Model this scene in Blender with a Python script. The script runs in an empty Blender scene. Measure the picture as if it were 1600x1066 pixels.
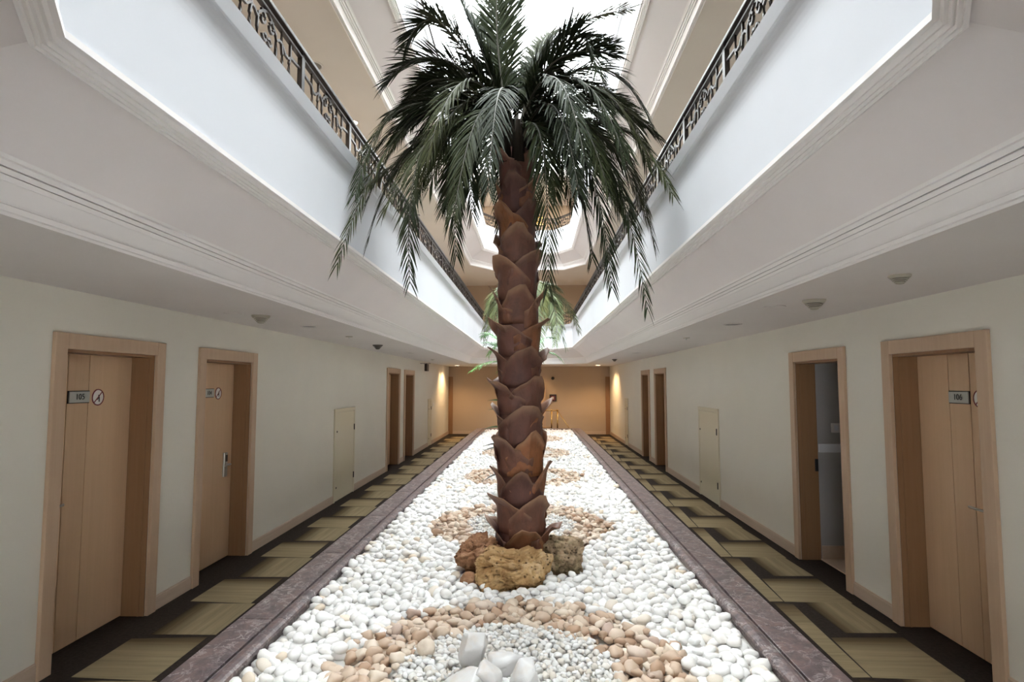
import bpy, bmesh, math, random
import numpy as np
from mathutils import Vector, Matrix, noise
random.seed(7); rng = np.random.default_rng(11)
PI = math.pi
S = bpy.context.scene
C = S.collection

# ------------------------------------------------------------------ camera, sky, exposure
cam_d = bpy.data.cameras.new('camera'); cam = bpy.data.objects.new('camera', cam_d); C.objects.link(cam)
cam_d.sensor_fit = 'HORIZONTAL'; cam_d.sensor_width = 36.0; cam_d.lens = 36.0 * 930 / 1600
cam_d.clip_start = 0.05; cam_d.clip_end = 200
cam.matrix_world = Matrix(((0.99941156, 0.00244644, 0.03421342, 0.0),
                           (0.03430078, -0.0712813, -0.99686631, 0.0),
                           (0.0, 0.99745325, -0.07132327, 1.866),
                           (0, 0, 0, 1)))
S.camera = cam
S.view_settings.view_transform = 'Standard'; S.view_settings.look = 'None'
S.view_settings.gamma = 1.0; S.view_settings.use_curve_mapping = False
S.view_settings.exposure = 2.2
w = bpy.data.worlds.new('overcast_sky'); S.world = w; w.use_nodes = True
bgn = w.node_tree.nodes['Background']
bgn.inputs['Color'].default_value = (0.96, 0.98, 1.0, 1); bgn.inputs['Strength'].default_value = 3.4

# ------------------------------------------------------------------ helpers
def mat(name, color, rough=0.6, metal=0.0, spec=0.5, emit=None, estr=0.0):
    m = bpy.data.materials.new(name); m.use_nodes = True
    b = m.node_tree.nodes['Principled BSDF']
    b.inputs['Base Color'].default_value = (*color, 1); b.inputs['Roughness'].default_value = rough
    b.inputs['Metallic'].default_value = metal; b.inputs['Specular IOR Level'].default_value = spec
    if emit: b.inputs['Emission Color'].default_value = (*emit, 1); b.inputs['Emission Strength'].default_value = estr
    return m
class NT:
    def __init__(s, m): s.t = m.node_tree; s.b = s.t.nodes['Principled BSDF']
    def n(s, typ, **k):
        nd = s.t.nodes.new(typ)
        for a, v in k.items():
            if a.startswith('i_'): nd.inputs[a[2:].replace('_', ' ')].default_value = v
            else: setattr(nd, a, v)
        return nd
    def l(s, a, b): s.t.links.new(a, b)
    def ramp(s, src, stops):
        r = s.n('ShaderNodeValToRGB'); e = r.color_ramp.elements
        while len(e) < len(stops): e.new(0.5)
        for q, (p, c) in zip(e, stops): q.position = p; q.color = (*c, 1)
        s.l(src, r.inputs['Fac']); return r
    def coords(s, kind='Object', scale=(1, 1, 1)):
        tc = s.n('ShaderNodeTexCoord'); mp = s.n('ShaderNodeMapping'); mp.inputs['Scale'].default_value = scale
        s.l(tc.outputs[kind], mp.inputs['Vector']); return mp.outputs['Vector']
    def noise(s, vec, scale=5, detail=4, rough=0.55, dist=0):
        nz = s.n('ShaderNodeTexNoise'); nz.inputs['Scale'].default_value = scale; nz.inputs['Detail'].default_value = detail
        nz.inputs['Roughness'].default_value = rough; nz.inputs['Distortion'].default_value = dist
        s.l(vec, nz.inputs['Vector']); return nz
    def bump(s, src, strength=0.2, dist=0.01):
        bp = s.n('ShaderNodeBump'); bp.inputs['Strength'].default_value = strength; bp.inputs['Distance'].default_value = dist
        s.l(src, bp.inputs['Height']); s.l(bp.outputs['Normal'], s.b.inputs['Normal'])
def plaster(name, c, rough=0.75):
    m = mat(name, c, rough, spec=0.3); t = NT(m)
    v = t.coords('Object'); nz = t.noise(v, 0.9, 3)
    d = tuple(x * 0.96 for x in c)
    r = t.ramp(nz.outputs['Fac'], [(0.35, d), (0.65, c)]); t.l(r.outputs['Color'], t.b.inputs['Base Color'])
    n2 = t.noise(v, 90, 2); t.bump(n2.outputs['Fac'], 0.06, 0.003); return m
def wood(name, c, c2, axis=2):
    m = mat(name, c, 0.45, spec=0.35); t = NT(m)
    sc = [26, 26, 26]; sc[axis] = 1.1
    v = t.coords('Object', tuple(sc)); nz = t.noise(v, 1.0, 6, 0.6, 0.4)
    r = t.ramp(nz.outputs['Fac'], [(0.3, c2), (0.7, c)]); t.l(r.outputs['Color'], t.b.inputs['Base Color'])
    t.bump(nz.outputs['Fac'], 0.05, 0.002); return m

M = {}
M['wall'] = plaster('sage_wall_paint', (0.77, 0.735, 0.65))
M['wall_up'] = plaster('gallery_wall_paint', (0.66, 0.58, 0.49))
M['wall_end'] = plaster('end_wall_paint', (0.50, 0.385, 0.285))
M['gfloor'] = plaster('gallery_stone_floor', (0.33, 0.30, 0.265))
M['ceil'] = plaster('ceiling_paint', (0.72, 0.675, 0.65))
M['soffit'] = plaster('soffit_paint', (0.85, 0.795, 0.785))
M['trim'] = mat('moulding_paint', (0.90, 0.865, 0.85), 0.6, spec=0.3)
M['white'] = plaster('white_paint', (0.735, 0.752, 0.79))
M['ceil_up'] = plaster('gallery_ceiling_paint', (0.74, 0.68, 0.62))
M['oak'] = wood('light_oak', (0.56, 0.40, 0.275), (0.51, 0.355, 0.24))
M['oak_leaf'] = wood('door_leaf_oak', (0.67, 0.455, 0.285), (0.63, 0.42, 0.255))
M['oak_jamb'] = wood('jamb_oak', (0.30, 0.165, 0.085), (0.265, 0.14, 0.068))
M['oak_h'] = wood('skirting_oak', (0.58, 0.45, 0.345), (0.52, 0.395, 0.295), 1)
M['seal'] = mat('dark_seal', (0.05, 0.04, 0.035), 0.7)
M['cream'] = mat('cream_enamel', (0.66, 0.60, 0.45), 0.4)
M['steel'] = mat('brushed_steel', (0.55, 0.55, 0.53), 0.32, 0.9)
M['plate'] = mat('plate_grey', (0.45, 0.46, 0.44), 0.35, 0.3)
M['black'] = mat('black_plastic', (0.015, 0.014, 0.014), 0.4)
M['ink'] = mat('dark_print', (0.03, 0.03, 0.032), 0.5)
M['signwhite'] = mat('sign_white', (0.75, 0.72, 0.70), 0.5)
M['signred'] = mat('sign_dark_red', (0.20, 0.03, 0.035), 0.5)
M['iron'] = mat('dark_bronze_iron', (0.045, 0.036, 0.032), 0.38, 0.55)
M['brass'] = mat('brass', (0.62, 0.42, 0.16), 0.25, 0.95)
M['lampdark'] = mat('unlit_lens', (0.15, 0.14, 0.135), 0.4)
M['lamplit'] = mat('lit_lens', (1, 0.9, 0.75), 0.4, emit=(1.0, 0.80, 0.52), estr=9.0)
M['device'] = mat('ivory_plastic', (0.40, 0.36, 0.29), 0.5)
M['devicedark'] = mat('louvre_dark', (0.12, 0.10, 0.085), 0.6)
M['frond'] = mat('palm_leaf', (0.025, 0.034, 0.016), 0.55, spec=0.12)
M['stalk'] = mat('palm_stalk', (0.05, 0.046, 0.03), 0.5)
M['stalkdark'] = mat('palm_petiole', (0.022, 0.017, 0.012), 0.8, spec=0.1)
M['frond2'] = mat('olive_palm_leaf', (0.16, 0.20, 0.09), 0.45)
M['frond3'] = mat('bright_palm_leaf', (0.10, 0.30, 0.07), 0.4)
M['rubber'] = mat('broad_leaf', (0.06, 0.16, 0.045), 0.3)
M['rubberdark'] = mat('dark_broad_leaf', (0.03, 0.05, 0.03), 0.3)
M['soil'] = mat('bed_base', (0.62, 0.60, 0.57), 0.9)
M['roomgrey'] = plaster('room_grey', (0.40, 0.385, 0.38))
M['gold'] = mat('gold_glow', (0.7, 0.5, 0.15), 0.4, emit=(1.0, 0.62, 0.16), estr=0.55)
for k in ('frond', 'frond2', 'frond3'):
    t = NT(M[k]); c0 = t.b.inputs['Base Color'].default_value[:3]
    oi = t.n('ShaderNodeObjectInfo')
    r = t.ramp(oi.outputs['Random'], [(0.0, tuple(x * 0.75 for x in c0)), (0.6, c0), (1.0, (c0[0] * 1.6, c0[1] * 1.35, c0[2] * 1.1))])
    t.l(r.outputs['Color'], t.b.inputs['Base Color'])
# trunk sheaths
m = mat('trunk_sheath', (0.15, 0.08, 0.06), 0.55, spec=0.35); t = NT(m); M['sheath'] = m
oi = t.n('ShaderNodeObjectInfo')
r = t.ramp(oi.outputs['Random'], [(0, (0.090, 0.038, 0.032)), (0.5, (0.140, 0.060, 0.044)), (0.85, (0.185, 0.080, 0.048)), (1, (0.25, 0.095, 0.036))])
v = t.coords('Object', (5, 5, 3.0)); nz = t.noise(v, 2.0, 7, 0.6, 0.8)
mx = t.n('ShaderNodeMix', data_type='RGBA', blend_type='MULTIPLY'); mx.inputs['Factor'].default_value = 1
r2 = t.ramp(nz.outputs['Fac'], [(0.28, (0.65, 0.65, 0.67)), (0.52, (1, 1, 1)), (0.8, (1.4, 1.32, 1.22))])
t.l(r.outputs['Color'], mx.inputs['A']); t.l(r2.outputs['Color'], mx.inputs['B'])
at = t.n('ShaderNodeAttribute', attribute_name='rim')
mx2 = t.n('ShaderNodeMix', data_type='RGBA'); mx2.inputs['B'].default_value = (0.44, 0.27, 0.165, 1)
t.l(at.outputs['Fac'], mx2.inputs['Factor']); t.l(mx.outputs['Result'], mx2.inputs['A']); t.l(mx2.outputs['Result'], t.b.inputs['Base Color'])
t.bump(nz.outputs['Fac'], 0.5, 0.015)
# marble
m = mat('brown_marble', (0.12, 0.09, 0.09), 0.40, spec=0.4); t = NT(m); M['marble'] = m
v = t.coords('Object'); nz = t.noise(v, 8, 10, 0.78, 0.4)
base = t.ramp(nz.outputs['Fac'], [(0.30, (0.045, 0.034, 0.038)), (0.48, (0.115, 0.084, 0.086)), (0.62, (0.20, 0.135, 0.122)), (0.76, (0.32, 0.26, 0.25))])
nv = t.noise(v, 6.5, 9, 0.68, 0.7)
ab = t.n('ShaderNodeMath', operation='SUBTRACT'); ab.inputs[1].default_value = 0.5; t.l(nv.outputs['Fac'], ab.inputs[0])
a2 = t.n('ShaderNodeMath', operation='ABSOLUTE'); t.l(ab.outputs[0], a2.inputs[0])
vein = t.ramp(a2.outputs[0], [(0.0, (0.85, 0.85, 0.85)), (0.008, (0.5, 0.5, 0.5)), (0.026, (0, 0, 0))])
mk = t.noise(v, 2.3, 3); mr = t.ramp(mk.outputs['Fac'], [(0.40, (0.16, 0.16, 0.16)), (0.60, (1, 1, 1))])
mm = t.n('ShaderNodeMath', operation='MULTIPLY'); t.l(vein.outputs['Color'], mm.inputs[0]); t.l(mr.outputs['Color'], mm.inputs[1])
mx = t.n('ShaderNodeMix', data_type='RGBA'); mx.inputs['B'].default_value = (0.62, 0.57, 0.55, 1)
t.l(mm.outputs[0], mx.inputs['Factor']); t.l(base.outputs['Color'], mx.inputs['A']); t.l(mx.outputs['Result'], t.b.inputs['Base Color'])
# stones
def stone(name, stops, rough=0.5, attr=False):
    m = mat(name, stops[0][1], rough, spec=0.35); t = NT(m)
    if attr: src = t.n('ShaderNodeAttribute', attribute_name='tint').outputs['Fac']
    else: src = t.n('ShaderNodeObjectInfo').outputs['Random']
    r = t.ramp(src, stops)
    v = t.coords('Object'); nz = t.noise(v, 22, 4)
    q = t.ramp(nz.outputs['Fac'], [(0.3, (0.86, 0.84, 0.81)), (0.62, (1, 1, 1))])
    mx = t.n('ShaderNodeMix', data_type='RGBA', blend_type='MULTIPLY'); mx.inputs['Factor'].default_value = 1
    t.l(r.outputs['Color'], mx.inputs['A']); t.l(q.outputs['Color'], mx.inputs['B']); t.l(mx.outputs['Result'], t.b.inputs['Base Color'])
    return m
WS = [(0, (0.86, 0.84, 0.81)), (0.3, (0.91, 0.90, 0.89)), (0.9, (0.94, 0.94, 0.935)), (0.97, (0.80, 0.72, 0.62)), (1, (0.78, 0.66, 0.52))]
TS = [(0, (0.45, 0.29, 0.19)), (0.22, (0.60, 0.44, 0.325)), (0.5, (0.70, 0.56, 0.44)), (0.85, (0.79, 0.68, 0.56)), (1, (0.55, 0.41, 0.34))]
GS = [(0, (0.72, 0.66, 0.58)), (0.35, (0.80, 0.79, 0.77)), (0.85, (0.86, 0.86, 0.86)), (1, (0.68, 0.60, 0.52))]
for k, st in (('wp', WS), ('tp', TS), ('gp', GS)):
    M[k] = stone(k + '_stone', st); M[k + 's'] = stone(k + '_stone_bed', st, attr=True)
def rockmat(name, c1, c2, c3):
    m = mat(name, c2, 0.9, spec=0.2); t = NT(m); v = t.coords('Object')
    nz = t.noise(v, 7, 8, 0.7, 0.3)
    r = t.ramp(nz.outputs['Fac'], [(0.32, c1), (0.52, c2), (0.72, c3)])
    vo = t.n('ShaderNodeTexVoronoi'); vo.inputs['Scale'].default_value = 26; t.l(v, vo.inputs['Vector'])
    pit = t.ramp(vo.outputs['Distance'], [(0.12, (0.25, 0.22, 0.2)), (0.34, (1, 1, 1))])
    n3 = t.noise(v, 11, 3); msk = t.ramp(n3.outputs['Fac'], [(0.44, (0, 0, 0)), (0.54, (1, 1, 1))])
    mx = t.n('ShaderNodeMix', data_type='RGBA', blend_type='MULTIPLY'); t.l(msk.outputs['Color'], mx.inputs['Factor'])
    t.l(r.outputs['Color'], mx.inputs['A']); t.l(pit.outputs['Color'], mx.inputs['B']); t.l(mx.outputs['Result'], t.b.inputs['Base Color'])
    n2 = t.noise(v, 38, 6, 0.7); t.bump(n2.outputs['Fac'], 0.9, 0.02); return m
M['rock1'] = rockmat('ochre_porous_rock', (0.34, 0.18, 0.07), (0.62, 0.40, 0.19), (0.74, 0.56, 0.35))
M['rock2'] = rockmat('reddish_porous_rock', (0.20, 0.09, 0.045), (0.42, 0.22, 0.12), (0.58, 0.38, 0.23))
M['rock3'] = rockmat('mossy_porous_rock', (0.12, 0.11, 0.045), (0.46, 0.33, 0.21), (0.60, 0.46, 0.31))
m = mat('milky_quartz', (0.88, 0.87, 0.86), 0.35); t = NT(m); M['quartz'] = m
v = t.coords('Object'); nz = t.noise(v, 6, 4)
r = t.ramp(nz.outputs['Fac'], [(0.3, (0.62, 0.54, 0.47)), (0.5, (0.67, 0.66, 0.65))]); t.l(r.outputs['Color'], t.b.inputs['Base Color'])
m.node_tree.nodes['Principled BSDF'].inputs['Subsurface Weight'].default_value = 0.0
# carpet
def carpet(name, mode):
    m = mat(name, (0.03, 0.02, 0.018), 0.95, spec=0.1); t = NT(m)
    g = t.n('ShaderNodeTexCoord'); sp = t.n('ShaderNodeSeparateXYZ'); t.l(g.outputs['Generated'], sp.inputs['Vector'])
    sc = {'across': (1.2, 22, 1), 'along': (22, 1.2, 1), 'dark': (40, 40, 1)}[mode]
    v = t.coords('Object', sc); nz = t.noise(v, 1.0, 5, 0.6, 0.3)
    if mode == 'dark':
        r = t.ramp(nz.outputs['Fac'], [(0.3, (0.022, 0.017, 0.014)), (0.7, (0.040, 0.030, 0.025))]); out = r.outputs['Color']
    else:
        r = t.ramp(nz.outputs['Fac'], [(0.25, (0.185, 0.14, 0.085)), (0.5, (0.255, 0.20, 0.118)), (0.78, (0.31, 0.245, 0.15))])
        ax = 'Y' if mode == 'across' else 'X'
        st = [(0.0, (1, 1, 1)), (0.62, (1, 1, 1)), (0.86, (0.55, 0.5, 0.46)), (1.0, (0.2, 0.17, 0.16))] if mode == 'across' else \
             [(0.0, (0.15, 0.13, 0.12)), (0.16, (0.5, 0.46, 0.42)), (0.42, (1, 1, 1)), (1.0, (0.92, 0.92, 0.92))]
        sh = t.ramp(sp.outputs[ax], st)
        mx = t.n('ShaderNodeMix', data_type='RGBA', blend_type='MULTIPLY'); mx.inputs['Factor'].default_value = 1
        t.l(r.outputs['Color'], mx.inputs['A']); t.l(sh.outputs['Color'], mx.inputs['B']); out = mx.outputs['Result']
    t.l(out, t.b.inputs['Base Color'])
    vv = t.coords('Object'); n2 = t.noise(vv, 350, 2); t.bump(n2.outputs['Fac'], 0.3, 0.004)
    return m
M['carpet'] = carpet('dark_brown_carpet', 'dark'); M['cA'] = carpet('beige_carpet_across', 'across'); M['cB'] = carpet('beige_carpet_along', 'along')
# thin clear glass
m = bpy.data.materials.new('clear_glass'); m.use_nodes = True; nt = m.node_tree; nt.nodes.clear(); M['glass'] = m
o = nt.nodes.new('ShaderNodeOutputMaterial'); tr = nt.nodes.new('ShaderNodeBsdfTransparent'); gl = nt.nodes.new('ShaderNodeBsdfGlossy')
tr.inputs['Color'].default_value = (0.93, 0.95, 0.95, 1); gl.inputs['Roughness'].default_value = 0.02
mixs = nt.nodes.new('ShaderNodeMixShader'); mixs.inputs[0].default_value = 0.06
nt.links.new(tr.outputs[0], mixs.inputs[1]); nt.links.new(gl.outputs[0], mixs.inputs[2]); nt.links.new(mixs.outputs[0], o.inputs[0])

def link(name, me, m, parent=None, loc=None):
    ob = bpy.data.objects.new(name, me); C.objects.link(ob)
    if m and not me.materials: me.materials.append(m)
    if loc is not None: ob.location = loc
    if parent: ob.parent = parent
    return ob
def obj(name, bm, m, parent=None, smooth=False, loc=None):
    me = bpy.data.meshes.new(name); bm.to_mesh(me); bm.free()
    if smooth: me.polygons.foreach_set('use_smooth', [True] * len(me.polygons))
    return link(name, me, m, parent, loc)
def tag(o, label=None, cat=None, group=None, kind=None):
    if label: o['label'] = label
    if cat: o['category'] = cat
    if group: o['group'] = group
    if kind: o['kind'] = kind
    return o
def empty(name, loc=(0, 0, 0)):
    o = bpy.data.objects.new(name, None); C.objects.link(o); o.location = loc; o.empty_display_size = 0.1; return o
def box(bm, a, b, bev=0):
    x0, y0, z0 = [min(p, q) for p, q in zip(a, b)]; x1, y1, z1 = [max(p, q) for p, q in zip(a, b)]
    vs = [bm.verts.new(p) for p in ((x0, y0, z0), (x1, y0, z0), (x1, y1, z0), (x0, y1, z0), (x0, y0, z1), (x1, y0, z1), (x1, y1, z1), (x0, y1, z1))]
    fs = [bm.faces.new([vs[i] for i in f]) for f in ((3, 2, 1, 0), (4, 5, 6, 7), (0, 1, 5, 4), (1, 2, 6, 5), (2, 3, 7, 6), (3, 0, 4, 7))]
    if bev:
        es = list({e for f in fs for e in f.edges}); bmesh.ops.bevel(bm, geom=es, offset=bev, segments=2, affect='EDGES', profile=0.5)
    return bm
def bx(*boxes, bev=0):
    bm = bmesh.new()
    for a, b in boxes: box(bm, a, b, bev)
    return bm
def tube(bm, pts, r, n=6, rot=0.0, caps=True):
    pts = [Vector(p) for p in pts]; rr = r if isinstance(r, (list, tuple)) else [r] * len(pts)
    rings = []; up = Vector((0, 0, 1))
    for i, p in enumerate(pts):
        d = (pts[min(i + 1, len(pts) - 1)] - pts[max(i - 1, 0)]).normalized()
        a = d.cross(up)
        if a.length < 1e-3: a = d.cross(Vector((1, 0, 0)))
        a.normalize(); b = a.cross(d).normalized()
        rings.append([bm.verts.new(p + (a * math.cos(rot + 2 * PI * k / n) + b * math.sin(rot + 2 * PI * k / n)) * rr[i]) for k in range(n)])
    for i in range(len(rings) - 1):
        for k in range(n):
            bm.faces.new((rings[i][k], rings[i][(k + 1) % n], rings[i + 1][(k + 1) % n], rings[i + 1][k]))
    if caps and n > 2: bm.faces.new(rings[0][::-1]); bm.faces.new(rings[-1])
    return bm
def lathe(bm, prof, n=24, c=(0, 0, 0)):
    rings = [[bm.verts.new((c[0] + r * math.cos(2 * PI * k / n), c[1] + r * math.sin(2 * PI * k / n), c[2] + z)) for k in range(n)] for r, z in prof]
    for i in range(len(rings) - 1):
        for k in range(n): bm.faces.new((rings[i][k], rings[i][(k + 1) % n], rings[i + 1][(k + 1) % n], rings[i + 1][k]))
    bm.faces.new(rings[0][::-1]); bm.faces.new(rings[-1]); bmesh.ops.recalc_face_normals(bm, faces=bm.faces); return bm
def struct(name, bm, m, parent=None, smooth=False):
    o = obj(name, bm, m, parent, smooth)
    if not parent: o['kind'] = 'structure'
    return o

# ------------------------------------------------------------------ dimensions (metres; camera stands at x=0, y=0)
XC = -0.135; XL = -3.125; XR = 2.855; YB = -3.5; YF = 22.2; H1 = 2.5; FH = 3.05
COF = dict(x0=-1.92, x1=1.65, y0=0.55, y1=19.1, cx=0.63, cy=0.9)      # outer edge of the coffered soffit
def octo(d):                                                        # inset the octagon by d
    x0, x1, y0, y1 = COF['x0'] + d, COF['x1'] - d, COF['y0'] + d, COF['y1'] - d
    cx = COF['cx'] - d * 0.35; cy = COF['cy'] - d * 0.35
    P = [(x0 + cx, y0), (x1 - cx, y0), (x1 - cx / 2, y0 + cy / 2), (x1, y0 + cy), (x1, y1 - cy), (x1 - cx / 2, y1 - cy / 2),
         (x1 - cx, y1), (x0 + cx, y1), (x0 + cx / 2, y1 - cy / 2), (x0, y1 - cy), (x0, y0 + cy), (x0 + cx / 2, y0 + cy / 2)]
    return P
RECT = [(-1.0, YB), (0.8, YB), (XR, YB), (XR, 1.5), (XR, 18), (XR, YF), (0.8, YF), (-1.0, YF), (XL, YF), (XL, 18), (XL, 1.5), (XL, YB)]
def loft(loops):                                                    # loops: list of (12 xy points, z)
    bm = bmesh.new(); R = [[bm.verts.new((x, y, z)) for x, y in P] for P, z in loops]
    for a, b in zip(R, R[1:]):
        for k in range(12): bm.faces.new((a[k], a[(k + 1) % 12], b[(k + 1) % 12], b[k]))
    return bm

# ------------------------------------------------------------------ shell
struct('floor', bx(((XL - 2, YB - 0.2, -0.2), (XR + 2.2, YF + 0.2, 0.0))), M['carpet'])
floor = bpy.data.objects['floor']
quad_cache = {}
def quad(pts):
    bm = bmesh.new(); c = Vector((sum(p[0] for p in pts) / 4, sum(p[1] for p in pts) / 4, 0))
    lo = [bm.verts.new((p[0] - c.x, p[1] - c.y, 0.0)) for p in pts]; hi = [bm.verts.new((p[0] - c.x, p[1] - c.y, 0.002)) for p in pts]
    bm.faces.new(hi)
    for i in range(4): bm.faces.new((lo[i], lo[(i + 1) % 4], hi[(i + 1) % 4], hi[i]))
    return bm, c
def cpanel(key, pts, m):
    key = (key, tuple((round(p[0] - pts[0][0], 3), round(p[1] - pts[0][1], 3)) for p in pts))
    if key in quad_cache:
        me = quad_cache[key]; c = Vector((sum(p[0] for p in pts) / 4, sum(p[1] for p in pts) / 4, 0))
        link('carpet_panel', me, None, floor, c)
    else:
        bm, c = quad(pts); o = obj('carpet_panel', bm, m, floor, loc=c); quad_cache[key] = o.data
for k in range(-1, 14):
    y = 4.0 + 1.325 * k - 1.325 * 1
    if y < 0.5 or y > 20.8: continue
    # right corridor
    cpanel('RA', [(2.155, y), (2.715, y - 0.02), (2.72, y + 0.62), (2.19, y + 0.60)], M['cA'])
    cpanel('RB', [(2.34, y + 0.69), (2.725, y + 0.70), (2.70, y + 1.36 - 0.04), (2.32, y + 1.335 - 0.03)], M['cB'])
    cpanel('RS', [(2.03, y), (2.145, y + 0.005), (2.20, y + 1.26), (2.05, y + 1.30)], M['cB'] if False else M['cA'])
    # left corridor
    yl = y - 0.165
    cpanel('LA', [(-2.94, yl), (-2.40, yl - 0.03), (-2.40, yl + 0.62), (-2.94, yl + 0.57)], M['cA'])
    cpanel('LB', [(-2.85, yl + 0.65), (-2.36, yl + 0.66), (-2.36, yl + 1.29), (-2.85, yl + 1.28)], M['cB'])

# doors: (y0, y1) are the outer casing edges along the wall
DL = [(3.76, 4.93), (5.46, 6.62), (12.68, 13.95), (14.40, 15.62)]
DR = [(3.80, 4.93), (5.52, 6.68), (12.83, 14.04), (14.62, 15.70)]
CW = 0.105; DH = 2.10; CT = 2.205
def wall_side(name, x, sgn, doors):
    bxs = []; prev = YB
    for a, b in doors:
        bxs.append(((x, prev, 0), (x + sgn * 0.35, a + CW, H1))); prev = b - CW
        bxs.append(((x, a + CW, DH), (x + sgn * 0.35, b - CW, H1)))
        if not (sgn > 0 and a == DR[1][0]): bxs.append(((x + sgn * 0.24, a + CW, 0), (x + sgn * 0.35, b - CW, DH)))  # unseen slab added behind each closed leaf to block sky light
    bxs.append(((x, prev, 0), (x + sgn * 0.35, YF, H1)))
    struct(name, bx(*bxs), M['wall'])
wall_side('wall_left', XL, -1, DL); wall_side('wall_right', XR, 1, DR)
struct('wall_far', bx(((XL - 0.3, YF, 0), (XR + 0.3, YF + 0.2, 8.6))), M['wall_end'])
# unseen wall behind the camera; its glazed opening is added for fill light
struct('wall_back', bx(((XL - 0.3, YB - 0.2, 0), (-1.2, YB, 8.6)), ((0.95, YB - 0.2, 0), (XR + 0.3, YB, 8.6)), ((-1.2, YB - 0.2, 2.1), (0.95, YB, 8.6))), M['wall'])
wn = empty('fill_window', (0, YB - 0.1, 0)); wn['kind'] = 'structure'
for k in range(4):
    x = -1.2 + 2.15 * k / 4
    obj('glass_pane', bx(((x + 0.03, -0.006, 0.05), (x + 2.15 / 4 - 0.03, 0.006, 2.05))), M['glass'], wn)
for k in range(5):
    x = -1.2 + 2.15 * k / 4
    obj('mullion', bx(((x - 0.03, -0.04, 0.05), (x + 0.03, 0.04, 2.05))), M['oak'], wn)
obj('fill_window_frame', bx(((-1.2, -0.05, 0), (0.95, 0.05, 0.05)), ((-1.2, -0.05, 2.05), (0.95, 0.05, 2.1))), M['oak'], wn)
for lv in (1, 2):
    z0 = H1 + FH * (lv - 1); z1 = z0 + FH
    struct('wall_left_gallery', bx(((XL, YB, z0), (XL - 0.3, YF, z1))), M['wall_up'])
    struct('wall_right_gallery', bx(((XR, YB, z0), (XR + 0.3, YF, z1))), M['wall_up'])

# skirting
def skirt(name, x, s, doors, gaps):
    segs = []; prev = YB; stops = sorted([(a, b) for a, b in doors] + gaps)
    for a, b in stops:
        segs.append((prev, a)); prev = b
    segs.append((prev, YF))
    for a, b in segs:
        if b - a < 0.02: continue
        bm = bmesh.new(); box(bm, (x, a, 0), (x - s * 0.014, b, 0.105)); box(bm, (x, a, 0.105), (x - s * 0.009, b, 0.115))
        struct(name, bm, M['oak_h'])
skirt('baseboard_left', XL, -1, DL, [(9.33, 10.40), (17.75, 18.3)])
skirt('baseboard_right', XR, 1, DR, [(9.28, 10.37), (17.95, 18.5)])
struct('baseboard_far', bx(((XL + 0.16, YF - 0.014, 0), (XR - 0.16, YF, 0.11))), M['oak_h'])

# ceilings, mouldings, soffits, parapets, gallery floors: one set per storey
for lv in (0, 1):
    z = H1 + FH * lv; cm = M['ceil'] if lv == 0 else M['ceil_up']
    struct('ceiling', loft([(RECT, z), (octo(-0.03), z)]), cm)
    # cornice band between corridor ceiling and soffit: ridges, flat, ridges
    prof = [(-0.03, 0), (-0.025, -0.014), (-0.012, -0.018), (-0.004, -0.004), (0.0, 0.0), (0.002, -0.010), (0.014, -0.008), (0.018, 0.012), (0.006, 0.018), (0.006, 0.03), (0.010, 0.10),
            (0.022, 0.096), (0.026, 0.116), (0.018, 0.122), (0.036, 0.116), (0.042, 0.134), (0.034, 0.142), (0.054, 0.136), (0.062, 0.154), (0.056, 0.164), (0.068, 0.175)]
    struct('trim_%d' % (lv * 2 + 1), loft([(octo(d), z + h) for d, h in prof]), M['trim'])
    struct('ceiling_soffit', loft([(octo(0.068), z + 0.175), (octo(0.42), z + 0.438)]), M['soffit'])
    prof = [(0.385, 0.412), (0.384, 0.396), (0.396, 0.392), (0.398, 0.404), (0.408, 0.402), (0.410, 0.415), (0.420, 0.412), (0.424, 0.428), (0.434, 0.426), (0.440, 0.446), (0.456, 0.450), (0.455, 0.475), (0.440, 0.480)]
    struct('trim_%d' % (lv * 2 + 2), loft([(octo(d), z + h) for d, h in prof]), M['trim'])
    prof = [(0.440, 0.470), (0.440, 0.93)] + [(0.440 + 0.048 * (1 - math.cos(a)), 0.93 + 0.16 * math.sin(a)) for a in np.linspace(0.15, PI / 2, 8)] + \
           [(0.490, 1.092), (0.510, 1.165), (0.30, 1.165), (0.30, FH - H1 + 0.0)]
    prof[-1] = (0.30, 0.55)
    struct('wall_parapet', loft([(octo(d), z + h) for d, h in prof]), M['white'])
    struct('floor_gallery', loft([(octo(0.30), z + 0.55), (RECT, z + 0.55)]), M['gfloor'])
# top storey ceiling and skylight
z3 = H1 + 2 * FH
SK = dict(x0=-2.5, x1=2.25, y0=-0.5, y1=19.0)
struct('ceiling_top', bx(((XL - 0.3, YB - 0.2, z3), (SK['x0'], YF + 0.2, z3 + 0.25)), ((SK['x1'], YB - 0.2, z3), (XR + 0.3, YF + 0.2, z3 + 0.25)),
       ((SK['x0'], YB - 0.2, z3), (SK['x1'], SK['y0'], z3 + 0.25)), ((SK['x0'], SK['y1'], z3), (SK['x1'], YF + 0.2, z3 + 0.25))), M['ceil_up'])
sky = empty('window_2', (0, 0, z3 + 0.2)); sky['kind'] = 'structure'
for k in range(13):
    a = SK['y0'] + (SK['y1'] - SK['y0']) * k / 13; b = SK['y0'] + (SK['y1'] - SK['y0']) * (k + 1) / 13
    obj('glass_pane', bx(((SK['x0'], a + 0.002, 0), (SK['x1'], b - 0.002, 0.012))), M['glass'], sky)

# far wall trim posts at both ends
for x in (XL, XR - 0.16):
    bm = bx(((x, YF - 0.05, 0), (x + 0.16, YF, 2.12))); box(bm, (x + 0.05, YF - 0.058, 0.02), (x + 0.11, YF - 0.05, 2.08))
    struct('trim_5', bm, M['oak_jamb'])

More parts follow.
